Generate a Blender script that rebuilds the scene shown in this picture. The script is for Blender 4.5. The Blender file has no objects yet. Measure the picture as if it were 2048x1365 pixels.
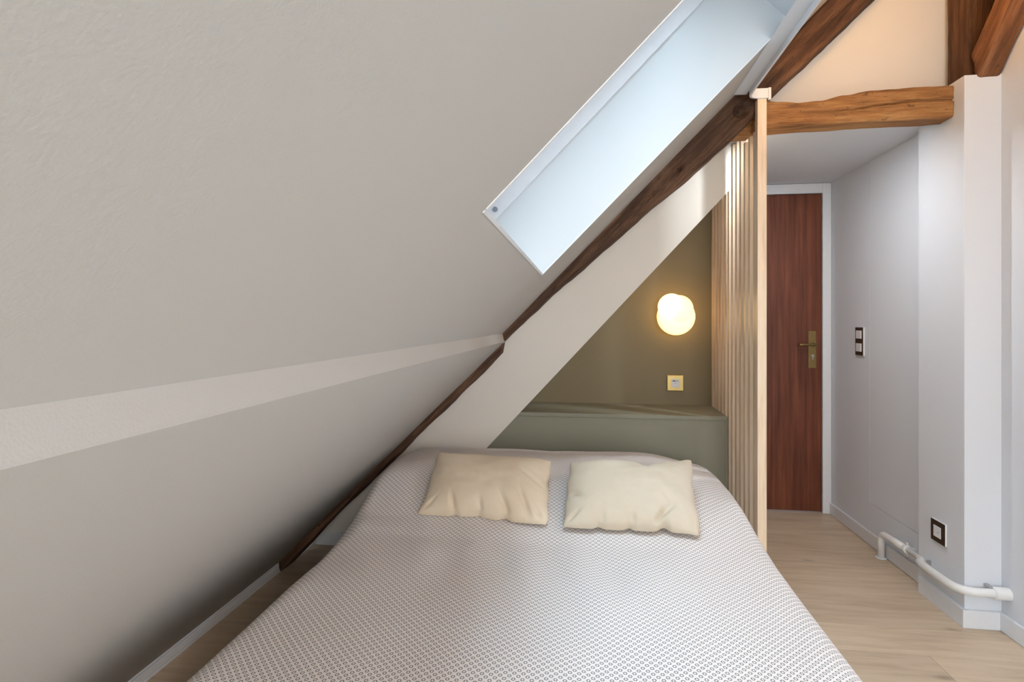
import bpy, bmesh, math, random
from mathutils import Vector, noise

random.seed(7)
SC = bpy.context.scene
COL = SC.collection

# ------------------------------------------------------------------ camera
YAW = math.atan(145 / 1080)
cam_d = bpy.data.cameras.new('camera')
cam = bpy.data.objects.new('camera', cam_d)
COL.objects.link(cam)
cam.location = (0, 0, 1.225)
cam.rotation_euler = (math.pi / 2, 0, YAW)
cam_d.sensor_width = 36
cam_d.lens = 1080 / 2048 * 36
cam_d.shift_y = -39.5 / 2048
cam_d.clip_start = 0.02
SC.camera = cam

# ------------------------------------------------------------------ view, world, daylight
vs = SC.view_settings
vs.view_transform = 'Standard'
vs.look = 'None'
vs.gamma = 1
vs.use_curve_mapping = False
vs.exposure = 0.38

world = bpy.data.worlds.new('overcast_sky')
SC.world = world
world.use_nodes = True
bg = world.node_tree.nodes['Background']
bg.inputs[0].default_value = (0.72, 0.86, 1.0, 1)
bg.inputs[1].default_value = 1.0


def area(name, loc, target, sx, sy, power, color, spread=math.pi):
    d = bpy.data.lights.new(name, 'AREA')
    d.shape = 'RECTANGLE'
    d.size, d.size_y = sx, sy
    d.energy = power
    d.color = color
    d.spread = spread
    o = bpy.data.objects.new(name, d)
    COL.objects.link(o)
    o.location = loc
    o.rotation_euler = (Vector(target) - Vector(loc)).to_track_quat('-Z', 'Y').to_euler()
    return o


# daylight outside the roof window, and fill light at the added, unseen rear window
area('daylight_roof_window', (0.20, 1.40, 3.30), (0.24, 1.50, 0.5), 1.7, 1.5, 40, (0.62, 0.83, 1.0), 2.2)
area('fill_light_roof_window_near', (-0.185, -0.786, 2.32), (0.275, -0.786, 1.83), 1.3, 1.3, 112, (0.54, 0.78, 1.0))  # fill light at the added, unseen roof window behind the camera
area('fill_light_rear_window', (0.70, -2.42, 1.62), (0.40, 0, 1.2), 1.5, 1.4, 62, (1.0, 0.955, 0.90))  # fill light at the added, unseen window in the gable wall

# ------------------------------------------------------------------ materials
def lin(r, g, b):
    f = lambda v: (v / 255 / 12.92) if v / 255 <= 0.04045 else ((v / 255 + 0.055) / 1.055) ** 2.4
    return (f(r), f(g), f(b), 1)


class NT:
    def __init__(self, name):
        self.m = bpy.data.materials.new(name)
        self.m.use_nodes = True
        self.t = self.m.node_tree
        self.b = self.t.nodes['Principled BSDF']

    def n(self, kind, **kw):
        nd = self.t.nodes.new(kind)
        for k, v in kw.items():
            setattr(nd, k, v)
        return nd

    def l(self, a, b):
        self.t.links.new(a, b)

    def set(self, sock, v):
        if isinstance(v, (int, float, tuple, list)):
            sock.default_value = v
        else:
            self.l(v, sock)

    def math(self, op, a, b=None, c=None):
        nd = self.n('ShaderNodeMath', operation=op)
        self.set(nd.inputs[0], a)
        if b is not None: self.set(nd.inputs[1], b)
        if c is not None: self.set(nd.inputs[2], c)
        return nd.outputs[0]

    def mix(self, fac, a, b):
        nd = self.n('ShaderNodeMix', data_type='RGBA')
        self.set(nd.inputs[0], fac)
        self.set(nd.inputs[6], a)
        self.set(nd.inputs[7], b)
        return nd.outputs[2]

    def noise(self, vec, scale, detail=3, rough=0.5):
        nd = self.n('ShaderNodeTexNoise')
        if vec is not None: self.l(vec, nd.inputs['Vector'])
        nd.inputs['Scale'].default_value = scale
        nd.inputs['Detail'].default_value = detail
        nd.inputs['Roughness'].default_value = rough
        return nd.outputs[0]

    def mapping(self, vec, scale=(1, 1, 1), loc=(0, 0, 0), rot=(0, 0, 0)):
        nd = self.n('ShaderNodeMapping')
        self.l(vec, nd.inputs[0])
        nd.inputs[1].default_value = loc
        nd.inputs[2].default_value = rot
        nd.inputs[3].default_value = scale
        return nd.outputs[0]

    def pos(self):
        return self.n('ShaderNodeNewGeometry').outputs['Position']

    def ramp(self, fac, stops):
        nd = self.n('ShaderNodeValToRGB')
        self.l(fac, nd.inputs[0])
        el = nd.color_ramp.elements
        while len(el) < len(stops): el.new(0.5)
        for e, (p, c) in zip(el, stops):
            e.position = p
            e.color = c
        return nd.outputs[0]

    def bump(self, h, strength=0.2, dist=0.01):
        nd = self.n('ShaderNodeBump')
        nd.inputs['Strength'].default_value = strength
        nd.inputs['Distance'].default_value = dist
        self.l(h, nd.inputs['Height'])
        self.l(nd.outputs[0], self.b.inputs['Normal'])

    def fin(self, col=None, rough=0.6, metal=0.0, spec=0.5):
        if col is not None: self.set(self.b.inputs['Base Color'], col)
        self.set(self.b.inputs['Roughness'], rough)
        self.b.inputs['Metallic'].default_value = metal
        self.b.inputs['Specular IOR Level'].default_value = spec
        return self.m


def paint(name, col, bump=0.12, scale=220, rough=0.85, var=0.03):
    t = NT(name)
    p = t.pos()
    v = t.noise(p, 1.3, 2)
    dark = tuple(c * (1 - var * 2) for c in col[:3]) + (1,)
    t.bump(t.noise(p, scale, 2), bump, 0.0015)
    return t.fin(t.mix(v, dark, col), rough, 0, 0.3)


def plain(name, col, rough=0.4, metal=0.0, spec=0.5, var=0.06, scale=40):
    t = NT(name)
    n = t.noise(t.pos(), scale, 2)
    dark = tuple(c * (1 - var) for c in col[:3]) + (1,)
    return t.fin(t.mix(n, dark, col), rough, metal, spec)


def wood(name, dark, mid, light, axis, stretch=14, scale=3.0, bump=0.25, rough=0.55, rnd=0.0, bd=0.004, knots=0.0, obj=False, streak=0.0):
    """grain running along axis 0/1/2 (or along a vector's rotation), random tone per piece"""
    t = NT(name)
    if obj:
        v = t.n('ShaderNodeTexCoord').outputs['Object']
    else:
        v = t.pos()
    if rnd:
        oi = t.n('ShaderNodeObjectInfo').outputs['Random']
        off = t.n('ShaderNodeCombineXYZ')
        for i in range(3):
            t.l(t.math('MULTIPLY', oi, 13.7 + 7 * i), off.inputs[i])
        ad = t.n('ShaderNodeVectorMath', operation='ADD')
        t.l(v, ad.inputs[0]); t.l(off.outputs[0], ad.inputs[1])
        v = ad.outputs[0]
    if isinstance(axis, tuple):
        v = t.mapping(v, rot=axis[:3])
        ax = axis[3] if len(axis) > 3 else 0
    else:
        ax = axis
    sc = [stretch] * 3
    sc[ax] = 1.0
    g = t.mapping(v, scale=tuple(sc))
    n1 = t.noise(g, scale, 6, 0.65)
    n2 = t.noise(t.mapping(v, scale=tuple(1.0 if i == ax else 3.0 for i in range(3))), 2.2, 3)
    f = t.math('ADD', t.math('MULTIPLY', n1, 0.7), t.math('MULTIPLY', n2, 0.3))
    c = t.ramp(f, [(0.30, dark), (0.5, mid), (0.68, light)])
    if streak:
        s1 = t.noise(t.mapping(v, scale=tuple(1.0 if i == ax else 34.0 for i in range(3))), 5.0, 4, 0.7)
        s2 = t.noise(t.mapping(v, scale=tuple(1.0 if i == ax else 2.0 for i in range(3))), 26.0, 3, 0.7)
        sk = t.ramp(s1, [(0.30, (1, 1, 1, 1)), (0.44, (0, 0, 0, 1))])
        sp_ = t.ramp(s2, [(0.27, (1, 1, 1, 1)), (0.36, (0, 0, 0, 1))])
        c = t.mix(t.math('MULTIPLY', t.math('MAXIMUM', sk, sp_), streak), c, tuple(x * 0.35 for x in dark[:3]) + (1,))
    if rnd:
        hsv = t.n('ShaderNodeHueSaturation')
        t.l(c, hsv.inputs['Color'])
        t.l(t.math('MULTIPLY_ADD', oi, rnd, 1 - rnd / 2), hsv.inputs['Value'])
        c = hsv.outputs[0]
    if knots:
        kn = t.n('ShaderNodeTexVoronoi')
        t.l(t.mapping(v, scale=tuple(1.0 if i == ax else 2.6 for i in range(3))), kn.inputs['Vector'])
        kn.inputs['Scale'].default_value = 2.4
        k = t.ramp(kn.outputs['Distance'], [(0.0, (1, 1, 1, 1)), (0.05, (0.6, .6, .6, 1)), (0.11, (0, 0, 0, 1))])
        c = t.mix(t.math('MULTIPLY', k, knots), c, tuple(x * 0.35 for x in dark[:3]) + (1,))
    t.bump(n1, bump, bd)
    return t.fin(c, rough, 0, 0.35)


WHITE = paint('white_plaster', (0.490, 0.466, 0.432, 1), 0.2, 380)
WALLW = paint('white_wall_paint', (0.765, 0.795, 0.845, 1), 0.15, 220)
WALLW_WARM = paint('white_wall_paint_warm_lit', (0.82, 0.775, 0.70, 1), 0.15, 220)  # white wall paint with the warm lamp light put into its colour
OLIVE = paint('olive_paint', lin(142, 130, 104), 0.08, 260, 0.75)
SAGE = paint('sage_paint', lin(148, 147, 130), 0.06, 260, 0.6)
GLOSSW = plain('white_lacquer', (0.80, 0.82, 0.85, 1), 0.35)
PIPEW = plain('pipe_enamel', (0.85, 0.85, 0.84, 1), 0.25)
FLOORW = wood('oak_plank', lin(178, 156, 131), lin(204, 183, 157), lin(216, 197, 172), 0, 10, 2.6, 0.12, 0.40, 0.16, 0.002, 0.55)
SUBF = plain('dark_joint', lin(70, 55, 42), 0.9)
RAFT = wood('old_dark_timber', lin(40, 27, 19), lin(82, 57, 41), lin(126, 94, 70), (0, math.radians(45), 0), 12, 3.2, 0.8, 0.75, 0, 0.012, streak=0.75)
BEAMW = wood('old_golden_timber', lin(98, 62, 32), lin(160, 112, 66), lin(196, 150, 96), 0, 11, 3.6, 0.8, 0.7, 0, 0.012, streak=0.6)
POSTW = wood('old_post_timber', lin(44, 28, 16), lin(86, 56, 34), lin(120, 84, 54), 2, 11, 3.2, 0.8, 0.75, 0, 0.012, streak=0.6)
BRACEW = wood('old_brace_timber', lin(70, 42, 24), lin(128, 84, 54), lin(166, 118, 82), (math.radians(-40.9), 0, 0, 2), 11, 3.2, 0.8, 0.72, 0, 0.012, streak=0.6)
SLATW = wood('pale_ash_slat', lin(205, 178, 148), lin(234, 211, 182), lin(245, 226, 202), 2, 16, 3.5, 0.15, 0.36, 0.10, 0.002)
DOORW = wood('mahogany_veneer', lin(72, 36, 24), lin(110, 60, 40), lin(138, 82, 56), 2, 26, 1.6, 0.05, 0.42, 0, 0.001)
BRASS = plain('aged_brass', lin(150, 128, 84), 0.42, 0.9, 0.5, 0.25, 60)
GOLD = plain('brushed_gold', lin(196, 172, 112), 0.36, 0.85, 0.5, 0.12, 60)
STEEL = plain('steel', lin(190, 190, 190), 0.3, 0.9)
BROWNP = plain('dark_bronze_plate', lin(62, 44, 30), 0.4, 0.3)
SWITCHW = plain('switch_white', (0.84, 0.84, 0.86, 1), 0.3)
DARK = plain('dark_plastic', (0.02, 0.02, 0.022, 1), 0.5)
GREYP = plain('grey_mark', (0.35, 0.35, 0.36, 1), 0.5)
CAPG = plain('grey_cap', lin(140, 150, 165), 0.45)
MATT = plain('mattress_ticking', (0.75, 0.74, 0.72, 1), 0.9)
WOODB = plain('bed_base_wood', lin(150, 120, 90), 0.6)


def make_linen(name, base, stain):
    t = NT(name)
    uv = t.n('ShaderNodeTexCoord').outputs['UV']
    p = t.pos()
    n = t.noise(p, 7, 3, 0.6)
    c = t.mix(t.ramp(n, [(0.38, (0, 0, 0, 1)), (0.65, (1, 1, 1, 1))]), stain, base)
    th1 = t.noise(t.mapping(uv, scale=(1, 26, 1)), 26, 3, 0.7)
    th2 = t.noise(t.mapping(uv, scale=(26, 1, 1)), 26, 3, 0.7)
    w = t.math('ADD', th1, th2)
    c = t.mix(t.math('MULTIPLY', t.math('SUBTRACT', w, 0.62, ), 0.5), tuple(x * 0.82 for x in base[:3]) + (1,), c)
    t.bump(w, 0.25, 0.002)
    m = t.fin(c, 0.85, 0, 0.2)
    t.b.inputs['Sheen Weight'].default_value = 0.1
    return m


LINEN1 = make_linen('linen_tan', lin(240, 222, 196), lin(206, 174, 134))
LINEN2 = make_linen('linen_cream', lin(226, 212, 190), lin(198, 176, 144))


def make_spread():
    t = NT('woven_bedspread')
    uv = t.n('ShaderNodeTexCoord').outputs['UV']
    sx = t.n('ShaderNodeSeparateXYZ')
    t.l(t.mapping(uv, scale=(1 / 0.019, 1 / 0.0185, 1)), sx.inputs[0])

    def diamond(off):
        a = []
        for i in (0, 1):
            fr = t.math('FRACT', t.math('ADD', sx.outputs[i], off))
            a.append(t.math('ABSOLUTE', t.math('SUBTRACT', fr, 0.5)))
        return a, t.math('ADD', a[0], a[1])

    a0, d0 = diamond(0.0)
    a1, d1 = diamond(0.5)
    d = t.math('MINIMUM', d0, d1)
    # dark ring around each small light lozenge, broken at its four points
    near0 = t.math('LESS_THAN', d0, d1)
    m0 = t.math('MINIMUM', a0[0], a0[1])
    m1 = t.math('MINIMUM', a1[0], a1[1])
    mm = t.math('ADD', t.math('MULTIPLY', m0, near0), t.math('MULTIPLY', m1, t.math('SUBTRACT', 1.0, near0)))
    ring = t.math('SUBTRACT', 1.25, t.math('MULTIPLY', t.math('ABSOLUTE', t.math('SUBTRACT', d, 0.235)), 9.0))
    ring = t.math('MINIMUM', t.math('MAXIMUM', ring, 0.0), 1.0)
    ring = t.math('MULTIPLY', ring, t.math('MINIMUM', t.math('MULTIPLY_ADD', mm, 12.0, 0.15), 1.0))
    lat = t.math('MULTIPLY', t.math('MAXIMUM', t.math('SUBTRACT', d, 0.41), 0.0), 9.0)
    big = t.noise(t.pos(), 3.0, 2)
    base = t.mix(big, lin(243, 233, 226), lin(247, 241, 237))
    c = t.mix(t.math('MULTIPLY', lat, 0.34), base, lin(150, 138, 136))
    c = t.mix(ring, c, lin(30, 27, 34))
    t.bump(t.math('SUBTRACT', 1.0, t.math('MAXIMUM', ring, lat)), 0.35, 0.002)
    m = t.fin(c, 0.9, 0, 0.15)
    t.b.inputs['Sheen Weight'].default_value = 0.1
    return m


SPREAD = make_spread()


def emis(name, col, strength):
    t = NT(name)
    t.b.inputs['Base Color'].default_value = (0.9, 0.88, 0.82, 1)
    n = t.noise(t.pos(), 4, 1)
    c = t.mix(n, col, tuple(min(1, x * 1.02) for x in col[:3]) + (1,))
    t.set(t.b.inputs['Emission Color'], c)
    t.b.inputs['Emission Strength'].default_value = strength
    t.b.inputs['Roughness'].default_value = 0.3
    return t.m


OPAL = emis('opal_glass_lit', (1.0, 0.58, 0.150, 1), 2.3)
OPAL2 = emis('opal_glass_lit_front', (1.0, 0.62, 0.235, 1), 2.4)
ASSUMED_SPOTL = emis('assumed_spot_lens_lit', (1.0, 0.9, 0.8, 1), 6.0)  # lens of the assumed, unseen passage spot
LED = emis('warm_led', (1.0, 0.60, 0.26, 1), 16.0)


def glass():
    m = bpy.data.materials.new('window_glass')
    m.use_nodes = True
    t = m.node_tree
    t.nodes.remove(t.nodes['Principled BSDF'])
    out = t.nodes['Material Output']
    tr = t.nodes.new('ShaderNodeBsdfTransparent')
    gl = t.nodes.new('ShaderNodeBsdfGlossy')
    gl.inputs['Roughness'].default_value = 0.02
    fr = t.nodes.new('ShaderNodeFresnel')
    fr.inputs[0].default_value = 1.2
    mx = t.nodes.new('ShaderNodeMixShader')
    t.links.new(fr.outputs[0], mx.inputs[0])
    t.links.new(tr.outputs[0], mx.inputs[1])
    t.links.new(gl.outputs[0], mx.inputs[2])
    t.links.new(mx.outputs[0], out.inputs[0])
    return m


GLASS = glass()


# ------------------------------------------------------------------ mesh helpers
class MB:
    def __init__(self):
        self.v, self.f, self.uv = [], [], None

    def add(self, vs_, fs):
        o = len(self.v)
        self.v += [Vector(p) for p in vs_]
        self.f += [tuple(i + o for i in q) for q in fs]
        return self

    def box(self, a, b):
        x0, y0, z0 = a
        x1, y1, z1 = b
        return self.add([(x0, y0, z0), (x1, y0, z0), (x1, y1, z0), (x0, y1, z0), (x0, y0, z1), (x1, y0, z1), (x1, y1, z1), (x0, y1, z1)],
                        [(0, 3, 2, 1), (4, 5, 6, 7), (0, 1, 5, 4), (1, 2, 6, 5), (2, 3, 7, 6), (3, 0, 4, 7)])

    def ext(self, poly, y0, y1):
        """polygon of (x, z) extruded along y"""
        n = len(poly)
        vs_ = [(x, y0, z) for x, z in poly] + [(x, y1, z) for x, z in poly]
        fs = [tuple(range(n)), tuple(range(2 * n - 1, n - 1, -1))]
        fs += [(i, i + n, (i + 1) % n + n, (i + 1) % n) for i in range(n)]
        return self.add(vs_, fs)

    def tube(self, path, r, seg=14, cap=True):
        path = [Vector(p) for p in path]
        rs = r if isinstance(r, (list, tuple)) else [r] * len(path)
        rings = []
        prev = None
        for i, p in enumerate(path):
            d = (path[min(i + 1, len(path) - 1)] - path[max(i - 1, 0)]).normalized()
            if prev is None:
                u = d.orthogonal().normalized()
            else:
                u = (prev - d * prev.dot(d)).normalized()
            prev = u
            w = d.cross(u)
            rings.append([p + (u * math.cos(2 * math.pi * k / seg) + w * math.sin(2 * math.pi * k / seg)) * rs[i] for k in range(seg)])
        vs_ = [q for ring in rings for q in ring]
        fs = []
        for i in range(len(rings) - 1):
            for k in range(seg):
                a, b = i * seg + k, i * seg + (k + 1) % seg
                fs.append((a, b, b + seg, a + seg))
        if cap:
            fs.append(tuple(range(seg - 1, -1, -1)))
            fs.append(tuple(range((len(rings) - 1) * seg, len(rings) * seg)))
        return self.add(vs_, fs)

    def build(self, name, mat, parent=None, smooth=False, bevel=0.0, origin=None, bseg=2):
        if origin is None:
            if parent is not None:
                origin = wloc(parent)
            else:
                xs, ys, zs_ = zip(*self.v)
                origin = Vector(((min(xs) + max(xs)) / 2, (min(ys) + max(ys)) / 2, min(zs_)))
        origin = Vector(origin)
        me = bpy.data.meshes.new(name)
        me.from_pydata([p - origin for p in self.v], [], self.f)
        if self.uv:
            ul = me.uv_layers.new(name='UVMap')
            for li, lp in enumerate(me.loops):
                ul.data[li].uv = self.uv[lp.vertex_index]
        bm = bmesh.new()
        bm.from_mesh(me)
        bmesh.ops.recalc_face_normals(bm, faces=bm.faces)
        if bevel:
            bmesh.ops.bevel(bm, geom=list(bm.edges), offset=bevel, segments=bseg, profile=0.5, affect='EDGES', clamp_overlap=True)
        bm.to_mesh(me)
        bm.free()
        if smooth:
            me.polygons.foreach_set('use_smooth', [True] * len(me.polygons))
        me.materials.append(mat)
        o = bpy.data.objects.new(name, me)
        COL.objects.link(o)
        if parent is not None:
            o.parent = parent
            o.location = origin - wloc(parent)
        else:
            o.location = origin
        return o


def wloc(o):
    p = Vector(o.location)
    while o.parent is not None:
        o = o.parent
        p += Vector(o.location)
    return p


def tag(o, label, cat, group=None, kind=None):
    o['label'] = label
    o['category'] = cat
    if group: o['group'] = group
    if kind: o['kind'] = kind
    return o


def thing(name, loc, label, cat, group=None, kind=None):
    o = bpy.data.objects.new(name, None)
    o.empty_display_size = 0.1
    COL.objects.link(o)
    o.location = loc
    return tag(o, label, cat, group, kind)


def struct(o, label, cat):
    return tag(o, label, cat, None, 'structure')


def bez(p0, p1, p2, n=8):
    p0, p1, p2 = Vector(p0), Vector(p1), Vector(p2)
    return [(1 - t) ** 2 * p0 + 2 * t * (1 - t) * p1 + t * t * p2 for t in [i / n for i in range(n + 1)]]


def interp(pts, x):
    if x <= pts[0][0]: return pts[0][1]
    for (a, b), (c, d) in zip(pts, pts[1:]):
        if x <= c:
            return b + (d - b) * (x - a) / (c - a)
    return pts[-1][1]


def sinterp(pts, x):
    """smooth (cosine) interpolation"""
    if x <= pts[0][0]: return pts[0][1]
    for (a, b), (c, d) in zip(pts, pts[1:]):
        if x <= c:
            t = (x - a) / (c - a)
            t = t * t * (3 - 2 * t)
            return b + (d - b) * t
    return pts[-1][1]


# ------------------------------------------------------------------ the roof slope
def zs(x):
    return 1.548 + 1.019 * x


NL = math.hypot(1, 1.019)
E1 = (1 / NL, 1.019 / NL)
NO = (-1.019 / NL, 1 / NL)          # outward normal of the slope


def S(x, d):
    """point (x, z) at depth d outside the slope surface above abscissa x"""
    return (x + NO[0] * d, zs(x) + NO[1] * d)


XB, XT = -0.150, 0.690              # roof window opening on the slope
YN, YF = 0.813, 1.945
YN2, YF2 = -1.352, -0.220         # a second roof window, unseen behind the camera, added for its light
STEP_T = (-0.373, 1.168)
STEP_B = (-0.365, 1.131)
FOOT = (-1.475, 0.050)
Y0, Y1 = -2.3, 3.9
TH = 0.09


def slope_piece(mb, xa, xb, ya, yb):
    mb.ext([S(xa, 0), S(xb, 0), S(xb, TH), S(xa, TH)], ya, yb)


mb = MB()
XR = 1.80
LT = 0.003
YB = 2.50
slope_piece(mb, STEP_T[0], XR, Y0, YN2 - LT)
slope_piece(mb, STEP_T[0], XR, YF2 + LT, YN - LT)
slope_piece(mb, STEP_T[0], XR, YF + LT, Y1)
for ya, yb in ((YN, YF), (YN2, YF2)):
    slope_piece(mb, STEP_T[0], XB - LT, ya - LT, yb + LT)
    slope_piece(mb, XT + LT, XR, ya - LT, yb + LT)
# the lower, slightly proud slope with its narrow ledge, and the plain slope behind the rafter
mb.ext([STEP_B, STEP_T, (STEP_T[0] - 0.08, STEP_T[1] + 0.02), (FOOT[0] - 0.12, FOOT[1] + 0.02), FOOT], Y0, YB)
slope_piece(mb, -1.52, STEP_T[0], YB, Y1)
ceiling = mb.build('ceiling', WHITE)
struct(ceiling, 'white plastered sloping attic ceiling with a narrow ledge running along it', 'ceiling')

# knee wall under the slope
mb = MB()
mb.box((FOOT[0] - 0.12, Y0, 0), (FOOT[0], Y1, FOOT[1] + 0.02))
struct(mb.build('wall_left', WALLW), 'very low white knee wall at the foot of the sloping ceiling', 'wall')

# floor and its oak planks
fl = MB().box((-1.6, Y0, -0.06), (1.85, Y1, -0.012)).build('floor', SUBF)
struct(fl, 'pale oak plank floor', 'floor')
PW = 0.188
y = 2.160 - PW * 23
row = 0
while y < 3.80:
    xj = -1.52 + random.uniform(0.15, 0.55)
    if abs(y + PW - 2.160) < 1e-4:
        xs = [-1.52, -0.55, 1.251, 1.70]
    else:
        xs = [-1.52, xj, xj + 1.0 + 0.2 * random.random(), 1.70]
        if y > 2.1: xs = [-1.52, random.uniform(-0.9, 0.3), 1.70]
        elif 1.5 < y < 2.1: xs = [-1.52, random.uniform(-0.7, 0.3), 1.70]
    for a, b in zip(xs, xs[1:]):
        g = 0.0007
        pb = MB().box((a + g, y + g, -0.012), (b - g, y + PW - g, 0.0))
        o = pb.build('plank', FLOORW, fl)
    y += PW
    row += 1

# ------------------------------------------------------------------ walls
# white wall behind the rafter, cut away along the diagonal of the bed recess
DIAG = [(-0.519, 0.548), (0.728, 1.892)]
YW = 2.80
dsl = (DIAG[1][1] - DIAG[0][1]) / (DIAG[1][0] - DIAG[0][0])
dz = lambda x: DIAG[0][1] + dsl * (x - DIAG[0][0])
xl0 = DIAG[0][0] - DIAG[0][1] / dsl
mb = MB()
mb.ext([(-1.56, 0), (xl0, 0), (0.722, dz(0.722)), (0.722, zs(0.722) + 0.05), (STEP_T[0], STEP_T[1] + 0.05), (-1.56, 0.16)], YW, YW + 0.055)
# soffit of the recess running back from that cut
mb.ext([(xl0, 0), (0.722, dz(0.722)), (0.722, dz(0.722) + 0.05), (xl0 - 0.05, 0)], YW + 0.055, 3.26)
wb = mb.build('wall_back', WALLW_WARM)
struct(wb, 'white wall, warm light in its colour, with a diagonal cut edge above the bed recess', 'wall')

# olive wall at the back of the recess
struct(MB().box((-1.2, 3.25, 0), (0.765, 3.34, 2.25)).build('wall_recess', OLIVE), 'olive painted wall at the back of the bed recess', 'wall')

# passage to the door: side wall left, wall around the door, its lowered ceiling
struct(MB().box((0.725, 3.34, 0), (0.765, 3.70, 2.25)).build('wall_passage_left', WALLW), 'short white wall at the left of the passage door', 'wall')
mb = MB()
mb.box((0.60, 3.685, 0), (0.765, 3.78, 2.3))
mb.box((1.503, 3.685, 0), (1.70, 3.78, 2.3))
mb.box((0.765, 3.685, 2.043), (1.503, 3.78, 2.3))
struct(mb.build('wall_far', WALLW), 'white wall around the brown door at the end of the passage', 'wall')
struct(MB().box((0.700, 2.552, 2.108), (1.60, 3.72, 2.16)).build('ceiling_passage', WALLW), 'white lowered flat ceiling over the passage to the door', 'ceiling')
# infill wall above the tie beam
struct(MB().ext([(0.50, 2.10), (1.80, 2.10), (1.80, zs(1.80) + 0.04), (0.50, zs(0.50) + 0.04)], 2.560, 2.62).build('wall_gable_infill', WALLW_WARM),
       'white infill wall, warm light in its colour, above the tie beam between rafter and post', 'wall')

# right wall: passage part with flush panel, boxed-out pillar, near part
XP, XC, XW = 1.510, 1.556, 1.643
wr = MB().box((XC + 0.004, 2.60, 0), (1.75, 3.78, 2.3)).build('wall_right', WALLW)
struct(wr, 'white right hand wall of the passage with a flush panel let into it', 'wall')
# passage face around the flush panel, then the panel itself slightly recessed behind a fine joint
mb = MB()
mb.box((XC, 3.212, 0), (XC + 0.004, 3.70, 2.12))
mb.box((XC, 2.66, 0), (XC + 0.004, 3.212, 0.2235))
mb.build('wall_face', WALLW, wr)
MB().box((XC + 0.0006, 2.66, 0.2265), (XC + 0.006, 3.2085, 2.12)).build('flush_panel', WALLW, wr)

wp = MB().box((XP, 2.387, 0), (1.72, 2.69, 2.213)).build('wall_pillar', WALLW, None, False, 0.003)
struct(wp, 'white boxed-out pillar under the timber post on the right', 'wall')
wn = MB().box((XW, Y0, 0), (1.75, 2.40, 3.45)).build('wall_right_near', WALLW)
struct(wn, 'white wall at the right edge nearest the camera', 'wall')
struct(MB().box((1.695, 2.40, 2.0), (1.80, 2.64, 3.45)).build('wall_right_upper', WALLW), 'white wall behind the timber post above the pillar', 'wall')

# wall behind the photographer with an unseen window opening added for its light
WX0, WX1, WZ0, WZ1 = -0.10, 1.50, 0.90, 2.32
mb = MB()
mb.box((-1.6, Y0 - 0.1, 0), (1.75, Y0, WZ0))
mb.box((-1.6, Y0 - 0.1, WZ0), (WX0, Y0, WZ1))
mb.box((WX1, Y0 - 0.1, WZ0), (1.75, Y0, WZ1))
mb.box((-1.6, Y0 - 0.1, WZ1), (1.80, Y0, 3.5))
struct(mb.build('wall_front', WALLW), 'white gable wall behind the photographer with an added, unseen window', 'wall')
w2 = thing('fill_window_2', ((WX0 + WX1) / 2, Y0 - 0.05, WZ0), 'unseen white framed window in the gable wall behind the photographer, added for its light', 'window', None, 'structure')
mb = MB()
WM = (WX0 + WX1) / 2
for xa, xb in ((WX0, WX0 + 0.06), (WM - 0.03, WM + 0.03), (WX1 - 0.06, WX1)):
    mb.box((xa, Y0 - 0.08, WZ0), (xb, Y0 - 0.02, WZ1))
for za, zb in ((WZ0, WZ0 + 0.06), (WZ1 - 0.06, WZ1)):
    mb.box((WX0 + 0.06, Y0 - 0.079, za), (WX1 - 0.06, Y0 - 0.021, zb))
mb.build('frame', GLOSSW, w2)
MB().box((WX0 + 0.06, Y0 - 0.055, WZ0 + 0.06), (WM - 0.03, Y0 - 0.05, WZ1 - 0.06)).build('glass_pane', GLASS, w2)
MB().box((WM + 0.03, Y0 - 0.055, WZ0 + 0.06), (WX1 - 0.06, Y0 - 0.05, WZ1 - 0.06)).build('glass_pane', GLASS, w2)

# ------------------------------------------------------------------ baseboards
mb = MB().box((FOOT[0] - 0.002, Y0, 0.020), (FOOT[0] + 0.012, 2.44, 0.046))
struct(mb.build('baseboard_left', GLOSSW, None, False, 0.003), 'thin white skirting along the foot of the sloping ceiling', 'baseboard')
mb = MB().box((-1.46, YW - 0.012, 0.001), (xl0 + 0.04, YW, 0.072))
struct(mb.build('baseboard_back', GLOSSW, None, False, 0.003), 'white skirting in the dark corner behind the bed', 'baseboard')
BH = 0.072
mb = MB().box((XC - 0.013, 2.69, 0.001), (XC, 3.68, BH))
struct(mb.build('baseboard_right', GLOSSW, None, False, 0.003), 'white skirting along the passage wall behind the heating pipe', 'baseboard')
mb = MB()
t_ = 0.014
mb.add([(XP - t_, 2.387 - t_, .001), (XP - t_, 2.665, .001), (XP, 2.665, .001), (XP, 2.387, .001), (XW - t_, 2.387, .001), (XW - t_, 2.387 - t_, .001)] +
       [(XP - t_, 2.387 - t_, BH), (XP - t_, 2.665, BH), (XP, 2.665, BH), (XP, 2.387, BH), (XW - t_, 2.387, BH), (XW - t_, 2.387 - t_, BH)],
       [(0, 1, 2, 3), (0, 3, 4, 5), (6, 9, 8, 7), (6, 11, 10, 9), (0, 6, 7, 1), (1, 7, 8, 2), (2, 8, 9, 3), (3, 9, 10, 4), (4, 10, 11, 5), (5, 11, 6, 0)])
struct(mb.build('baseboard_pillar', GLOSSW), 'white skirting wrapped around the boxed-out pillar', 'baseboard')
mb = MB().box((XW - 0.014, Y0, 0.001), (XW, 2.387, BH))
struct(mb.build('baseboard_right_near', GLOSSW, None, False, 0.003), 'white skirting at the lower right corner of the picture', 'baseboard')

# ------------------------------------------------------------------ roof window in the slope
RD = 0.262
FD = 0.40
REVW = paint('reveal_lining', (0.70, 0.735, 0.75, 1), 0.04, 200, 0.5, 0.01)
FRW = plain('window_frame_white', (0.84, 0.85, 0.87, 1), 0.3)


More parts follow.
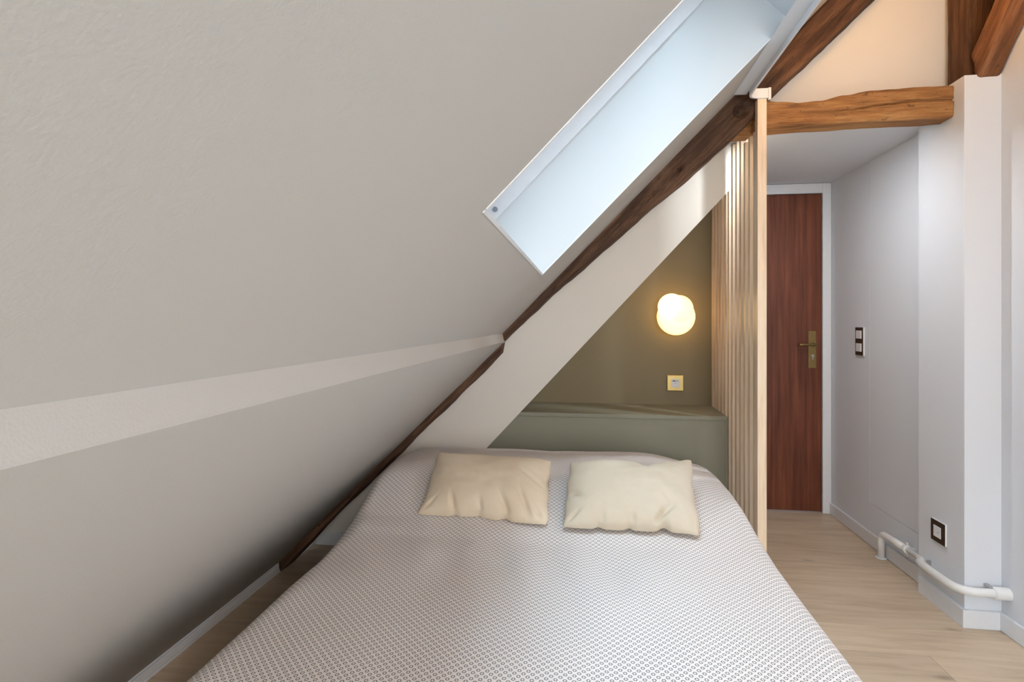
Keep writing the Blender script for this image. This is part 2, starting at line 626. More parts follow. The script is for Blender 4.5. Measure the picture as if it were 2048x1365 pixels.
def roof_window(name, YN, YF, label):
    w1 = thing(name, (S(XB, 0)[0], (YN + YF) / 2, S(XB, 0)[1]), label, 'window', None, 'structure')
    # linings: far, near, bottom, top
    LT = 0.003
    MB().ext([S(XB - LT, 0.0), S(XT + LT, 0.0), S(XT + LT, RD), S(XB - LT, RD)], YF, YF + LT).build('reveal_lining', REVW, w1)
    MB().ext([S(XB - LT, 0.0), S(XT + LT, 0.0), S(XT + LT, RD), S(XB - LT, RD)], YN - LT, YN).build('reveal_lining', REVW, w1)
    MB().ext([S(XB - LT, 0.0), S(XB, 0.0), S(XB, RD), S(XB - LT, RD)], YN, YF).build('reveal_lining', REVW, w1)
    MB().ext([S(XT, 0.0), S(XT + LT, 0.0), S(XT + LT, RD), S(XT, RD)], YN, YF).build('reveal_lining', REVW, w1)
    # fine corner bead around the opening
    bd = MB()
    for ya, yb in ((YN - 0.004, YN + 0.002), (YF - 0.002, YF + 0.004)):
        bd.ext([S(XB, -0.0015), S(XT, -0.0015), S(XT, 0.003), S(XB, 0.003)], ya, yb)
    bd.ext([S(XB - 0.004, -0.0015), S(XB + 0.001, -0.0015), S(XB + 0.001, 0.003), S(XB - 0.004, 0.003)], YN - .004, YF + .004)
    bd.build('corner_bead', GLOSSW, w1)
    # frame: stepped section at the outer end of the reveal
    fr = MB()
    for ya, yb, s_ in ((YF - 0.006, YF + 0.03, -1), (YN - 0.03, YN + 0.006, 1)):
        fr.ext([S(XB - .02, RD), S(XT + .02, RD), S(XT + .02, FD), S(XB - .02, FD)], ya, yb)
        a, b = (ya - 0.012, ya) if s_ < 0 else (yb, yb + 0.012)
        fr.ext([S(XB, 0.318), S(XT, 0.318), S(XT, FD), S(XB, FD)], a, b)
    for xa, xb in ((XB - 0.03, XB - 0.001), (XT + 0.001, XT + 0.03)):
        fr.ext([S(xa, RD), S(xb, RD), S(xb, FD), S(xa, FD)], YN, YF)
    fr.build('window_frame', FRW, w1)
    sa = MB()
    for ya, yb in ((YF - 0.075, YF - 0.012), (YN + 0.012, YN + 0.075)):
        sa.ext([S(XB + .01, 0.375), S(XT - .01, 0.375), S(XT - .01, 0.43), S(XB + .01, 0.43)], ya, yb)
    for xa, xb in ((XB + 0.01, XB + 0.08), (XT - 0.08, XT - 0.01)):
        sa.ext([S(xa, 0.375), S(xb, 0.375), S(xb, 0.43), S(xa, 0.43)], YN + 0.075, YF - 0.075)
    sa.build('sash', FRW, w1)
    MB().ext([S(XB + .07, 0.40), S(XT - .07, 0.40), S(XT - .07, 0.406), S(XB + .07, 0.406)], YN + 0.06, YF - 0.06).build('glass_pane', GLASS, w1)
    cx, cz = -0.322, 1.632
    MB().tube([(cx, YF - 0.004, cz), (cx, YF - 0.010, cz), (cx, YF - 0.012, cz)], [0.0095, 0.0095, 0.007], 20).build('screw_cap', CAPG, w1, False)


roof_window('window_1', YN, YF, 'large roof window in the sloping ceiling with a deep bright white reveal')
roof_window('fill_window_3', YN2, YF2, 'unseen second roof window in the sloping ceiling behind the photographer, added for its light')  # unseen window put in to light the bed and right wall

# ------------------------------------------------------------------ old timbers
def timber(name, mat, n, m, lo, hi, depth, amp, place, label, cat, pits=(), crack=None, seed=0.0, flare=0.006):
    """lo(t), hi(t): points (p, q) of the lower and upper edge of the front face; place(p, q, d) -> xyz, d = distance behind the front face"""
    mb_ = MB()
    ring = []
    per = []
    dv = max(4, m // 2)
    for i in range(m + 1): per.append((i / m, 0.0))              # front, bottom to top
    for i in range(1, dv + 1): per.append((1.0, i / dv))         # top
    for i in range(1, m + 1): per.append((1 - i / m, 1.0))       # back
    for i in range(1, dv): per.append((0.0, 1 - i / dv))         # bottom
    k = len(per)
    for i in range(n + 1):
        t = i / n
        a, b = Vector(lo(t)), Vector(hi(t))
        for s_, d in per:
            pq = a.lerp(b, s_)
            dd = d * depth
            # worn, rounded arrises
            es = min(s_, 1 - s_) * (b - a).length
            ed = min(d, 1 - d) * depth
            rr = 0.012
            if es < rr and ed < rr:
                q = (rr - es) * (rr - ed) / rr
                pq += (Vector(((a + b) / 2)) - pq).normalized() * q * 0.35
                dd += (depth / 2 - dd) / abs(depth / 2) * q * 0.35
            P = Vector(place(pq.x, pq.y, dd))
            nv = noise.noise_vector(P * 6 + Vector((seed, 0, 0))) * amp + noise.noise_vector(P * 22 + Vector((0, seed, 0))) * amp * 0.35
            # adze marks: low waves along the length
            inward = 0.0
            if d < 0.5:
                inward += flare * noise.noise(Vector((t * n * 0.09, s_ * 3.1, seed)))
                for (pp, qq, rad, dep) in pits:
                    e = math.hypot(pq.x - pp, pq.y - qq) / rad
                    if e < 1: inward += dep * (1 - e * e) ** 0.5
                if crack:
                    c0, c1, sc_, w_, dep = crack
                    if c0 < t < c1:
                        off = abs(s_ - (sc_ + 0.06 * math.sin(t * 9)))
                        if off < w_: inward += dep * (1 - off / w_) * min(1, (t - c0) * 6)
                if d == 0.0:
                    dd += inward
                    P = Vector(place(pq.x, pq.y, dd))
            ring.append(P + nv)
    fs = []
    for i in range(n):
        for j in range(k):
            a, b = i * k + j, i * k + (j + 1) % k
            fs.append((a, b, b + k, a + k))
    fs.append(tuple(range(k)))
    fs.append(tuple(range(n * k + k - 1, n * k - 1, -1)))
    mb_.add(ring, fs)
    o = mb_.build(name, mat, None, True)
    return tag(o, label, cat)


YT = 2.450
raf_lo = [(-1.466, -0.002), (-1.316, 0.155), (-1.169, 0.322), (-0.972, 0.521), (-0.79, 0.702), (-0.621, 0.864), (-0.419, 1.085), (-0.11, 1.379),
          (0.109, 1.564), (0.287, 1.724), (0.463, 1.862), (0.639, 2.019), (0.802, 2.192), (1.006, 2.389), (1.131, 2.507), (1.201, 2.576), (1.60, 2.97)]


def slope_z(x):
    if x > STEP_T[0]: return zs(x)
    return STEP_B[1] + (x - STEP_B[0]) * (STEP_B[1] - FOOT[1]) / (STEP_B[0] - FOOT[0])


def r_lo(t):
    x = -1.466 + t * (1.60 + 1.466)
    z = interp(raf_lo, x)
    if x < -0.30: z = min(z, slope_z(x) - 0.042)
    return (x, max(0.0, z))


def r_hi(t):
    x = -1.466 + t * (1.60 + 1.466)
    # upper edge runs just inside the plaster; perpendicular offset of the section
    z = slope_z(x) + 0.012
    if x > 0.72: z = zs(x) - 0.004
    return (x - 0.006, max(z, r_lo(t)[1] + 0.035))


# lower edge abscissae run ahead of the upper ones so the end sections stay square to the slope
timber('timber_rafter', RAFT, 300, 14, r_lo, r_hi, 0.12, 0.006, lambda p, q, d: (p, YT + d, q),
       'long dark diagonal rafter running from the floor by the bed up to the ceiling', 'rafter',
       pits=[(0.414, 1.897, 0.012, 0.035), (0.672, 2.135, 0.030, 0.03), (0.655, 2.155, 0.02, 0.03), (0.30, 1.80, 0.02, 0.012)], seed=3.1)

beam_hi = [(0.60, 2.125), (0.646, 2.137), (0.70, 2.17), (0.769, 2.182), (0.83, 2.172), (0.911, 2.163), (0.991, 2.166), (1.09, 2.185), (1.207, 2.2), (1.399, 2.205), (1.52, 2.203)]
beam_lo = [(0.60, 2.048), (0.646, 2.05), (0.762, 2.056), (1.08, 2.063), (1.303, 2.067), (1.52, 2.070)]
bx = lambda t: 0.655 + t * (1.513 - 0.655)
timber('tie_beam', BEAMW, 150, 44, lambda t: (bx(t), interp(beam_lo, bx(t))), lambda t: (bx(t), sinterp(beam_hi, bx(t))), 0.104, 0.0045,
       lambda p, q, d: (p, 2.448 + d + (0.055 if p < 0.735 else 0.0), q), 'crooked golden brown horizontal tie beam with a long crack', 'beam',
       crack=(0.42, 1.01, 0.50, 0.035, 0.020), seed=9.4)

timber('timber_post', POSTW, 60, 12, lambda t: (1.538, 2.205 + t * 1.1), lambda t: (1.69, 2.205 + t * 1.1), 0.12, 0.004,
       lambda p, q, d: (p, 2.425 + d, q), 'dark upright timber post standing above the boxed-out pillar', 'post', seed=17.0)

# brace rises from the post towards the camera; its plane is x = const, first coordinate y, second z
bd_ = Vector((-0.655, 0.756))
b_hi0 = Vector((2.415, 2.318))
b_lo0 = Vector((2.392, 2.196))
timber('timber_brace', BRACEW, 60, 12, lambda t: tuple(b_lo0 + bd_ * (t * 1.2)), lambda t: tuple(b_hi0 + bd_ * (t * 1.2)), 0.086, 0.004,
       lambda p, q, d: (1.555 + d, p, q), 'reddish brown diagonal brace leaning out from the post towards the right wall', 'brace', seed=23.0)

# ------------------------------------------------------------------ slatted screen
sl = thing('slatted_screen', (0.744, 2.80, 0), 'pale wooden screen of upright slats between bed recess and passage', 'screen')
proto = MB().box((0.7255, 2.402, 0.001), (0.7625, 2.436, 2.168)).build('slat', SLATW, sl, False, 0.0015)
N = 12
ys = [2.455 + (3.232 - 2.455) * i / (N - 1) for i in range(N)]
low = None
for i, yy in enumerate(ys):
    if low is None:
        low = MB().box((0.7265, yy - 0.0125, 0.001), (0.7615, yy + 0.0125, 2.044)).build('slat', SLATW, sl, False, 0.0015)
        tall = MB().box((0.7265, yy - 0.0125, 0.001), (0.7615, yy + 0.0125, 2.104)).build('slat', SLATW, sl, False, 0.0015)
        bpy.data.objects.remove(tall)
        tall_me = [m_ for m_ in bpy.data.meshes if m_.users == 0][-1]
        continue
    c = low.copy()
    if yy > 2.60: c.data = tall_me
    COL.objects.link(c)
    c.parent = sl
    c.location = Vector(low.location) + Vector((0, yy - ys[0], 0))

# ------------------------------------------------------------------ headboard ledge
hb = thing('headboard_ledge', (0.10, 3.06, 0), 'sage green boxed headboard with a narrow ledge on top behind the bed', 'headboard')
hx = -0.62
MB().box((hx, 2.882, 0.001), (0.722, 3.249, 0.716)).build('front_panel', SAGE, hb)
MB().box((hx + 0.25, 2.874, 0.7175), (0.7235, 3.249, 0.738)).build('ledge_board', SAGE, hb, False, 0.0015)

# ------------------------------------------------------------------ light strip along the slope
ls = thing('cove_light', (0.68, 1.0, 2.166), 'white curved cove light profile running along the ceiling above the rafter', 'cove light')
path = [(0.684, -1.6)] + [(0.684, -1.6 + 3.93 * i / 20) for i in range(1, 21)]
path += [(v.x, v.y) for v in bez((0.684, 2.345, 0), (0.684, 2.398, 0), (0.728, 2.398, 0), 8)][1:] + [(0.772, 2.398)]
pv = [Vector((a, b, 0)) for a, b in path]
vs_, fs = [], []
for i, p in enumerate(pv):
    d = (pv[min(i + 1, len(pv) - 1)] - pv[max(i - 1, 0)]).normalized()
    nrm = Vector((d.y, -d.x, 0))      # towards the room side (inner, right)
    o_, n_ = p - nrm * 0.004, p + nrm * 0.004
    for q, z in ((o_, 2.166), (n_, 2.166), (n_, 2.207), (o_, 2.207)):
        vs_.append((q.x, q.y, z))
for i in range(len(pv) - 1):
    for k in range(4):
        a, b = i * 4 + k, i * 4 + (k + 1) % 4
        fs.append((a, b, b + 4, a + 4))
fs += [(0, 1, 2, 3), tuple(len(vs_) - 4 + k for k in (3, 2, 1, 0))]
MB().add(vs_, fs).build('curved_profile', GLOSSW, ls)
# small closing lip at the end of the profile
MB().box((0.766, 2.389, 2.158), (0.776, 2.4015, 2.207)).build('end_cap', GLOSSW, ls)
# mounting soffit between slope and profile
MB().ext([(0.628, zs(0.628) - 0.001), (0.680, 2.186), (0.680, zs(0.680) - 0.001)], -1.6, 2.40).build('mounting_soffit', WALLW, ls)
MB().box((0.6885, -1.5, 2.172), (0.6915, 2.30, 2.184)).build('led_tape', LED, ls)

led = bpy.data.lights.new('led_glow', 'AREA')
led.shape = 'RECTANGLE'
led.size, led.size_y = 0.02, 3.7
led.energy = 18
led.spread = math.radians(112)
led.color = (1.0, 0.50, 0.15)
lo_ = bpy.data.objects.new('led_glow', led)
COL.objects.link(lo_)
lo_.location = (0.704, 0.45, 2.186)
lo_.rotation_euler = (0, math.radians(-138), 0)

# ------------------------------------------------------------------ door at the end of the passage
dr = thing('door_1', (1.134, 3.70, 0), 'dark mahogany veneered flush door with a brass lever handle', 'door', None, 'structure')
MB().box((0.768, 3.682, 0.008), (1.500, 3.722, 2.040)).build('door_leaf', DOORW, dr, False, 0.0015)
mb = MB()
mb.box((1.503, 3.668, 0.001), (1.554, 3.70, 2.105))
mb.box((0.766, 3.668, 2.043), (1.503, 3.70, 2.105))
mb.build('door_frame', GLOSSW, dr, False, 0.002)
pl = MB().box((1.4205, 3.678, 0.925), (1.4665, 3.682, 1.163)).build('handle_plate', BRASS, dr, False, 0.001)
lv = MB()
lv.tube([(1.446, 3.680, 1.076), (1.446, 3.668, 1.076)], 0.013, 18)
lv.tube([(1.446, 3.670, 1.076), (1.446, 3.640, 1.076)], 0.008, 14)
lv.build('lever_rose', BRASS, pl, True)
lv = MB()
lv.tube([(1.456, 3.640, 1.076), (1.440, 3.638, 1.076), (1.415, 3.636, 1.077), (1.390, 3.636, 1.077), (1.365, 3.636, 1.076), (1.352, 3.637, 1.076), (1.348, 3.638, 1.076)],
        [0.0085, 0.008, 0.0065, 0.0075, 0.009, 0.008, 0.004], 14)
lv.build('lever', BRASS, pl, True)
lk = MB()
lk.tube([(1.4455, 3.6785, 1.005), (1.4455, 3.672, 1.005)], 0.009, 18)
lk.box((1.4415, 3.6725, 0.980), (1.4495, 3.6785, 1.003))
lk.build('lock_cylinder', STEEL, pl)
for zz in (1.150, 0.938):
    MB().tube([(1.4435, 3.6785, zz), (1.4435, 3.6765, zz)], 0.004, 12).build('screw', BRASS, pl)

# ------------------------------------------------------------------ unseen passage ceiling spot, assumed and added for its light
def spot(x, y, label):
    t = thing('assumed_spot', (x, y, 2.100), label, 'spotlight', 'assumed, unseen spots in the passage ceiling')
    MB().tube([(x, y, 2.1078), (x, y, 2.1045)], [0.040, 0.036], 28).build('trim_ring', GLOSSW, t)
    MB().tube([(x, y, 2.1044), (x, y, 2.1038)], [0.028, 0.028], 24).build('lens', ASSUMED_SPOTL, t)
    d = bpy.data.lights.new('assumed_spot_glow', 'AREA')  # light of the assumed spot, added to brighten the passage
    d.shape = 'DISK'
    d.size = 0.055
    d.energy = 34
    d.color = (0.86, 0.93, 1.0)
    o = bpy.data.objects.new('assumed_spot_glow', d)
    COL.objects.link(o)
    o.location = (x, y, 2.1030)


spot(0.92, 2.605, 'unseen flush white ceiling spot just behind the tie beam, assumed and added to light the passage')  # unseen spot, assumed behind the beam and added to brighten the passage

# ------------------------------------------------------------------ switches and sockets
def plate_x(name, x, yc, zc, wy, hz, th, label, cat):
    return thing(name, (x, yc, zc - hz / 2), label, cat), (x, yc, zc, wy, hz, th)


sw, (x, yc, zc, wy, hz, th) = plate_x('double_switch', XC, 3.304, 1.111, 0.086, 0.160, 0.010, 'upright dark double light switch with two white rockers on the passage wall', 'light switch')
MB().box((x - 0.0075, yc - wy / 2, zc - hz / 2), (x - 0.0005, yc + wy / 2, zc + hz / 2)).build('backing_frame', SWITCHW, sw, False, 0.001)
MB().box((x - 0.0105, yc - wy / 2 + 0.0005, zc - hz / 2 + 0.0005), (x - 0.0078, yc + wy / 2 - 0.0005, zc + hz / 2 - 0.0005)).build('cover_plate', BROWNP, sw, False, 0.0008)
for dzz in (0.0385, -0.0345):
    r = MB()
    zz = zc + dzz
    yy0, yy1 = yc - 0.030, yc + 0.032
    r.add([(x - 0.0108, yy0, zz - 0.023), (x - 0.0108, yy1, zz - 0.023), (x - 0.0108, yy0, zz + 0.023), (x - 0.0108, yy1, zz + 0.023),
           (x - 0.016, yy0, zz - 0.023), (x - 0.012, yy1, zz - 0.023), (x - 0.016, yy0, zz + 0.023), (x - 0.012, yy1, zz + 0.023)],
          [(0, 1, 3, 2), (4, 6, 7, 5), (0, 4, 5, 1), (2, 3, 7, 6), (0, 2, 6, 4), (1, 5, 7, 3)])
    r.build('rocker', SWITCHW, sw, False, 0.001)

ws, (x, yc, zc, wy, hz, th) = plate_x('wall_socket', XP, 2.537, 0.322, 0.092, 0.092, 0.010, 'square dark bronze wall plate with a white centre low on the pillar', 'socket')
MB().box((x - 0.0075, yc - wy / 2, zc - hz / 2), (x - 0.0005, yc + wy / 2, zc + hz / 2)).build('backing_frame', SWITCHW, ws, False, 0.001)
MB().box((x - 0.0105, yc - wy / 2 + 0.0005, zc - hz / 2 + 0.0005), (x - 0.0078, yc + wy / 2 - 0.0005, zc + hz / 2 - 0.0005)).build('cover_plate', BROWNP, ws, False, 0.0008)
cc = MB().box((x - 0.0125, yc - 0.024, zc - 0.024), (x - 0.0108, yc + 0.024, zc + 0.024)).build('socket_insert', SWITCHW, ws, False, 0.0006)
MB().box((x - 0.0131, yc - 0.011, zc - 0.004), (x - 0.0127, yc - 0.006, zc + 0.001)).build('printed_mark', GREYP, cc)

ub = thing('charging_socket', (0.5245, 3.25, 0.817), 'square brushed gold charging socket on the olive wall below the lamp', 'socket')
xc, zc = 0.5245, 0.8645
MB().box((xc - 0.0475, 3.2415, zc - 0.0465), (xc + 0.0475, 3.2495, zc + 0.0465)).build('cover_plate', GOLD, ub, False, 0.004, None, 3)
ins = MB().box((xc - 0.0235, 3.2392, zc - 0.0245), (xc + 0.0255, 3.2412, zc + 0.0235)).build('socket_insert', SWITCHW, ub, False, 0.0006)
MB().box((xc - 0.0165, 3.2384, zc + 0.0095), (xc - 0.0005, 3.2390, zc + 0.0155)).build('charging_port', DARK, ins)
MB().box((xc + 0.0025, 3.2384, zc + 0.0105), (xc + 0.0175, 3.2390, zc + 0.0150)).build('charging_port', GREYP, ins)
MB().box((xc - 0.004, 3.2386, zc - 0.0025), (xc + 0.003, 3.2390, zc + 0.0005)).build('printed_mark', GREYP, ins)

# ------------------------------------------------------------------ wall lamp
wl = thing('wall_lamp', (0.515, 3.25, 1.15), 'glowing opal glass wall lamp of merged round lobes on the olive wall', 'wall lamp')


def blob(name, cx, cy, cz, rx, ry, rz, parent, mat, power=1.0):
    b = MB()
    nu, nv = 40, 22
    pts, fs = [], []
    for i in range(nv + 1):
        a = math.pi * i / nv
        for j in range(nu):
            p = 2 * math.pi * j / nu
            pts.append((cx + rx * math.sin(a) * math.cos(p), cy - ry * math.cos(a), cz + rz * math.sin(a) * math.sin(p)))
    for i in range(nv):
        for j in range(nu):
            fs.append((i * nu + j, i * nu + (j + 1) % nu, (i + 1) * nu + (j + 1) % nu, (i + 1) * nu + j))
    b.add(pts, fs)
    return b.build(name, mat, parent, True)


blob('glass_lobe', 0.5150, 3.165, 1.2520, 0.1060, 0.052, 0.1060, wl, OPAL)
blob('glass_lobe', 0.4850, 3.128, 1.3070, 0.0755, 0.050, 0.0740, wl, OPAL2)
blob('glass_lobe', 0.5290, 3.140, 1.2920, 0.0770, 0.056, 0.0800, wl, OPAL)
MB().tube([(0.510, 3.2495, 1.262), (0.510, 3.205, 1.262)], 0.060, 32).build('back_plate', plain('lamp_base_white', (0.7, 0.68, 0.62, 1), 0.5), wl)

# ------------------------------------------------------------------ heating pipe
hp = thing('heating_pipe', (1.52, 2.8, 0), 'white heating pipe bending out of the floor and around the pillar', 'pipe')
R_ = 0.0165
px = 1.519
path = [(px, 3.02, 0.001), (px, 3.02, 0.09)] + bez((px, 3.02, 0.09), (px, 3.02, 0.131), (px, 2.975, 0.133), 8)[1:] + [(px, 2.90, 0.136), (px, 2.80, 0.140)]
MB().tube(path, R_, 18).build('riser', PIPEW, hp, True)
MB().tube([(px, 2.80, 0.140), (px, 2.70, 0.143), (px - 0.006, 2.685, 0.144)], 0.0115, 16).build('thin_length', PIPEW, hp, True)
path = bez((px, 2.700, 0.143), (px - 0.002, 2.66, 0.143), (1.487, 2.640, 0.148), 7) + [(1.478, 2.60, 0.150), (1.475, 2.50, 0.152), (1.475, 2.44, 0.153)] + \
       bez((1.475, 2.44, 0.153), (1.475, 2.352, 0.155), (1.545, 2.350, 0.157), 10)[1:] + [(1.60, 2.350, 0.158), (XW - 0.001, 2.350, 0.158)]
MB().tube(path, R_, 18).build('pillar_bend', PIPEW, hp, True)
MB().tube([(1.588, 2.350, 0.158), (1.592, 2.350, 0.158), (XW - 0.0005, 2.350, 0.158)], [0.020, 0.0245, 0.0245], 22).build('wall_sleeve', PIPEW, hp)
cl = MB()
cl.tube([(px, 2.804, 0.140), (px, 2.786, 0.140)], 0.0205, 18)
cl.box((px - 0.004, 2.789, 0.158), (px + 0.004, 2.801, 0.172))
cl.box((px - 0.004, 2.789, 0.106), (px + 0.004, 2.801, 0.122))
cl.box((px + 0.015, 2.790, 0.134), (XC - 0.001, 2.800, 0.146))
cl.build('clamp_ring', PIPEW, hp, False, 0.001)
MB().tube([(px, 2.795, 0.1065), (px, 2.795, 0.100)], 0.005, 10).build('clamp_screw', STEEL, hp)
MB().tube([(px, 3.02, 0.0012), (px, 3.02, 0.0045)], 0.026, 20).build('floor_collar', GLOSSW, hp)
MB().box((1.492, 2.596, 0.150), (XP - 0.0005, 2.604, 0.172)).build('bracket', STEEL, hp)
MB().box((1.578, 2.352, 0.168), (1.592, 2.386, 0.180)).build('bracket', STEEL, hp)

# ------------------------------------------------------------------ bed and bedspread
XL, XRB, YFT, YHD = -0.850, 0.600, 0.86, 2.785
bed = thing('bed', ((XL + XRB) / 2, 1.82, 0), 'double bed pushed into the recess, mostly hidden by its spread', 'bed')
MB().box((XL + 0.05, YFT + 0.06, 0.26), (XRB - 0.05, YHD - 0.03, 0.455)).build('mattress', MATT, bed, False, 0.03)
MB().box((XL + 0.06, YFT + 0.07, 0.12), (XRB - 0.06, YHD - 0.04, 0.255)).build('bed_base', WOODB, bed, False, 0.005)
for ax in (XL + 0.12, XRB - 0.12):
    for ay in (YFT + 0.14, YHD - 0.12):
        MB().tube([(ax, ay, 0.0), (ax, ay, 0.125)], [0.022, 0.028], 14).build('leg', WOODB, bed)

top_y = [(0.80, 0.495), (1.60, 0.497), (1.74, 0.505), (1.86, 0.530), (1.98, 0.574), (2.10, 0.616), (2.25, 0.636), (2.42, 0.633), (2.58, 0.612), (2.70, 0.575), (2.79, 0.535)]


def top_z(x, y):
    z = sinterp(top_y, y) if y < 1.6 else interp(top_y, y)
    # pillows under the spread: a shallow dip between them and falling ends
    b = z - 0.497
    dip = math.exp(-((x + 0.12) / 0.09) ** 2) * 0.06
    endr = max(0, x - 0.22) / 0.40
    endl = max(0, -0.62 - x) / 0.4
    z = 0.497 + b * (1 - dip) * (1 - 0.75 * min(1, endr) ** 1.5) * (1 - 0.5 * min(1, endl) ** 2)
    return z


ny, ntop, nside = 150, 70, 26
mb = MB()
uvs = []
pts = []
hem = 0.10
ncol = 2 * nside + ntop + 1
for i in range(ny + 1):
    y = YFT + (YHD - YFT) * i / ny
    k = max(0.0, min(1.0, (y - 1.75) / 0.5))
    k = k * k * (3 - 2 * k)
    xl = XL - 0.012 * k
    xr = XRB - 0.005 * k
    rad = 0.085
    cols = []
    for j in range(ncol):
        if j < nside:                       # left side, hem up to shoulder
            s_ = j / nside
            zt = top_z(xl + rad, y)
            z = hem + (zt - rad - hem) * s_
            fold = 0.012 * math.sin(y * 23 + 1.3 * math.sin(y * 5)) * (1 - s_) ** 1.2
            x = xl - 0.07 * (1 - s_) ** 1.4 + fold
            cols.append((x, z))
        elif j <= nside + ntop:
            s_ = (j - nside) / ntop
            # arc - flat - arc
            wa = 0.11
            if s_ < wa:
                a = math.pi / 2 * s_ / wa
                zt = top_z(xl + rad, y)
                cols.append((xl + rad - rad * math.cos(a), zt - rad + rad * math.sin(a)))
            elif s_ > 1 - wa:
                a = math.pi / 2 * (1 - s_) / wa
                zt = top_z(xr - rad, y)
                cols.append((xr - rad + rad * math.cos(a), zt - rad + rad * math.sin(a)))
            else:
                x = xl + rad + (xr - xl - 2 * rad) * (s_ - wa) / (1 - 2 * wa)
                cols.append((x, top_z(x, y)))
        else:
            s_ = (j - nside - ntop) / nside
            zt = top_z(xr - rad, y)
            z = zt - rad + (hem - zt + rad) * s_
            fold = 0.010 * math.sin(y * 19 + 1.1 * math.sin(y * 4)) * s_ ** 1.2
            cols.append((xr + 0.05 * s_ ** 1.4 + fold, z))
    mid = nside + ntop // 2
    arc = [0.0] * ncol
    for j in range(1, ncol):
        arc[j] = arc[j - 1] + math.hypot(cols[j][0] - cols[j - 1][0], cols[j][1] - cols[j - 1][1])
    for j in range(ncol):
        x, z = cols[j]
        P = Vector((x, y, z))
        on_top = 1.0 if nside + 6 < j < nside + ntop - 6 else 0.35
        wr = 0.009 * noise.noise(Vector((x * 2.6 + y * 1.2, y * 1.4, 3.0))) + 0.0045 * noise.noise(Vector((x * 7 + y * 2.0, y * 3.0, 8.0)))
        # slack creases fanning away from the cushions and along the left shoulder
        wr += 0.008 * math.exp(-((y - 1.62) / 0.16) ** 2) * math.sin(38 * x + 9 * y) * math.exp(-((x + 0.15) / 0.35) ** 2)
        if x < -0.55:
            wr += 0.011 * math.exp(-((x + 0.80) / 0.10) ** 2) * math.sin(16 * y + 10 * x) * math.exp(-((y - 1.9) / 0.45) ** 2)
        P.z += wr * on_top
        if j < nside: P.x += wr
        pts.append(P)
        uvs.append((arc[j] - arc[mid], y))
fs = []
for i in range(ny):
    for j in range(ncol - 1):
        a = i * ncol + j
        fs.append((a, a + 1, a + ncol + 1, a + ncol))
# foot drop
base = len(pts)
nd = 14
for d in range(1, nd + 1):
    for j in range(ncol):
        p = pts[j]
        s_ = d / nd
        z = p.z + (hem - p.z) * s_
        pts.append(Vector((p.x, p.y - 0.05 * math.sin(min(1, s_ * 3) * math.pi / 2), z)))
        uvs.append((uvs[j][0], YFT - (p.z - z) - 0.03))
for d in range(nd):
    r0 = 0 if d == 0 else base + (d - 1) * ncol
    r1 = base + d * ncol
    for j in range(ncol - 1):
        fs.append((r1 + j, r1 + j + 1, r0 + j + 1, r0 + j))
mb.v, mb.f, mb.uv = pts, fs, uvs
sp = mb.build('bedspread', SPREAD, None, True, 0, ((XL + XRB) / 2, 1.8, hem))
so = sp.modifiers.new('cloth_thickness', 'SOLIDIFY')
so.thickness = 0.004
so.offset = -1
tag(sp, 'pale woven bedspread with a small dark lozenge pattern draped over the bed', 'bedspread')


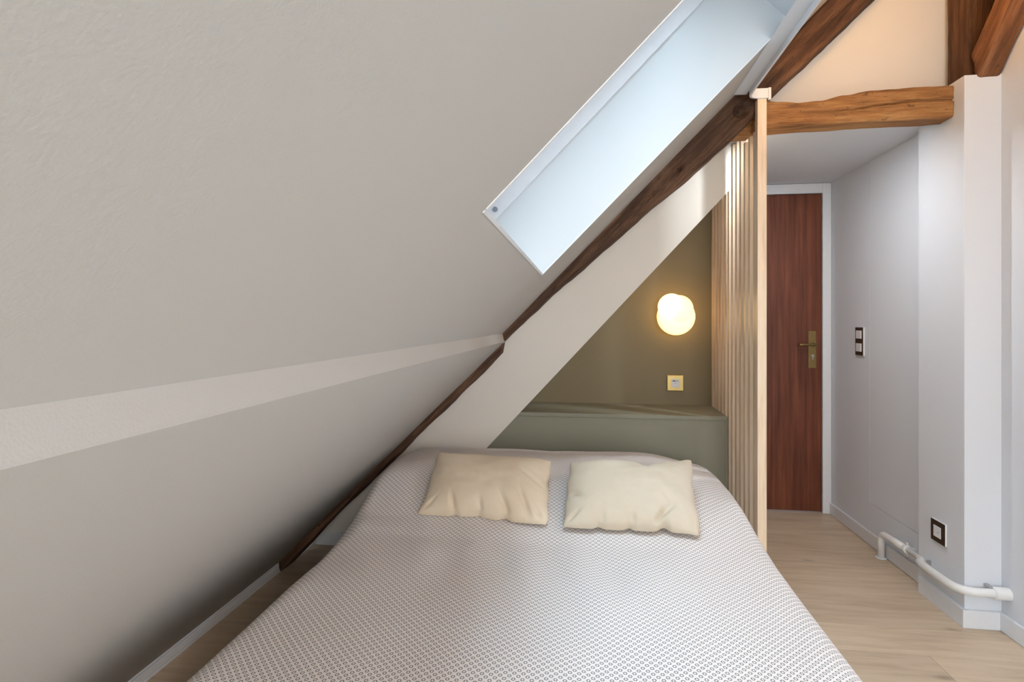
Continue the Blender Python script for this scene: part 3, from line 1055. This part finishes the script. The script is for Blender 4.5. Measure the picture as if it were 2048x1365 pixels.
# ------------------------------------------------------------------ cushions
def cushion(c_bl, c_br, c_tl, c_tr, thick, mat, label, seed, creases, dips=()):
    bl, br, tl, tr = map(Vector, (c_bl, c_br, c_tl, c_tr))
    nrm = ((br - bl).cross(tl - bl)).normalized()
    nu, nv = 72, 52
    top, bot, uv = [], [], []
    ex, ey = (br - bl).normalized(), (tl - bl).normalized()
    for i in range(nv + 1):
        for j in range(nu + 1):
            u, v = j / nu, i / nv
            a, b = 2 * u - 1, 2 * v - 1
            # sides draw in slightly between the corners
            cr = (a * b) ** 6
            uu = 0.5 + (a / 2) * (1 - 0.030 * (1 - b * b) - 0.025 * cr)
            vv = 0.5 + (b / 2) * (1 - 0.045 * (1 - a * a) - 0.035 * cr)
            vv += 0.022 * noise.noise(Vector((a * 2.4, b * 0.5, seed))) * abs(b) ** 2
            uu += 0.018 * noise.noise(Vector((a * 0.5, b * 2.4, seed + 4))) * abs(a) ** 2
            for (du0, dw, da, side) in dips:      # local dents of the top (+1) and bottom (-1) seams
                e_ = max(0.0, b * side) ** 3
                vv += da * e_ * math.exp(-((u - du0) / dw) ** 2)
            p = bl * (1 - uu) * (1 - vv) + br * uu * (1 - vv) + tl * (1 - uu) * vv + tr * uu * vv
            ea = max(0.0, 1 - abs(a) ** 2.6)
            eb = max(0.0, 1 - abs(b) ** 2.4)
            h = thick / 2 * (ea ** 0.55) * (eb ** 0.5)
            edge = max(abs(a), abs(b))
            wr = 0
            for (cu, cv, ang, wd, ln, amp) in creases:
                du, dv_ = (u - cu) * 1.4, v - cv
                s_ = du * math.cos(ang) + dv_ * math.sin(ang)
                t_ = -du * math.sin(ang) + dv_ * math.cos(ang)
                wr -= amp * math.exp(-(t_ / wd) ** 2 - (s_ / ln) ** 2)
            wr += 0.004 * noise.noise(Vector((a * 2.2, b * 1.8, seed + 9))) + 0.0018 * noise.noise(Vector((a * 6, b * 5, seed)))
            top.append(p + nrm * max(0.001, h + wr * min(1, (1 - edge) * 8)))
            bot.append(p - nrm * h * 0.45)
            uv.append((u * 0.46, v * 0.33))
    m_ = MB()
    W = nu + 1
    fs_ = []
    for i in range(nv):
        for j in range(nu):
            q = i * W + j
            fs_.append((q, q + 1, q + W + 1, q + W))
    o = len(top)
    fs2 = [tuple(k + o for k in (f_[3], f_[2], f_[1], f_[0])) for f_ in fs_]
    # join the rims
    rim = [j for j in range(nu + 1)] + [i * W + nu for i in range(1, nv + 1)] + [nv * W + j for j in range(nu - 1, -1, -1)] + [i * W for i in range(nv - 1, 0, -1)]
    fr_ = [(rim[k], rim[k] + o, rim[(k + 1) % len(rim)] + o, rim[(k + 1) % len(rim)]) for k in range(len(rim))]
    m_.v, m_.f, m_.uv = top + bot, fs_ + fs2 + fr_, uv + uv
    ob = m_.build('cushion', mat, None, True)
    return tag(ob, label, 'cushion', 'linen cushions on the bed')


cushion((-0.595, 1.861, 0.535), (-0.121, 1.822, 0.535), (-0.588, 2.129, 0.688), (-0.124, 2.080, 0.688), 0.135, LINEN1,
        'tan linen cushion on the bed nearest the rafter', 2.0,
        [(0.28, 0.10, 1.9, 0.022, 0.11, 0.016), (0.50, 0.06, 1.8, 0.02, 0.09, 0.012), (0.68, 0.12, 2.0, 0.028, 0.15, 0.018), (0.83, 0.18, 1.9, 0.025, 0.18, 0.014),
         (0.88, 0.55, 2.5, 0.022, 0.13, 0.010), (0.93, 0.10, 2.2, 0.02, 0.08, 0.012), (0.10, 0.12, 0.9, 0.02, 0.08, 0.008)],
        [(0.30, 0.03, 0.03, -1), (0.48, 0.03, 0.025, -1), (0.68, 0.04, 0.04, -1), (0.02, 0.05, 0.04, 1)])
cushion((-0.0776, 1.805, 0.535), (0.374, 1.807, 0.535), (-0.060, 2.075, 0.688), (0.400, 2.087, 0.698), 0.135, LINEN2,
        'paler cream linen cushion on the bed nearest the slatted screen', 11.0,
        [(0.06, 0.40, 2.6, 0.025, 0.10, 0.016), (0.30, 0.03, 1.6, 0.02, 0.07, 0.012), (0.52, 0.04, 1.6, 0.02, 0.07, 0.012), (0.73, 0.12, 0.9, 0.032, 0.15, 0.022),
         (0.07, 0.10, 0.8, 0.02, 0.08, 0.012), (0.62, 0.92, 1.6, 0.06, 0.12, 0.012), (0.80, 0.30, 2.2, 0.05, 0.14, 0.008)],
        [(0.64, 0.16, -0.075, 1), (0.97, 0.06, 0.04, 1), (0.27, 0.03, 0.03, -1), (0.49, 0.03, 0.03, -1), (0.74, 0.04, 0.055, -1), (0.99, 0.05, -0.03, -1)])
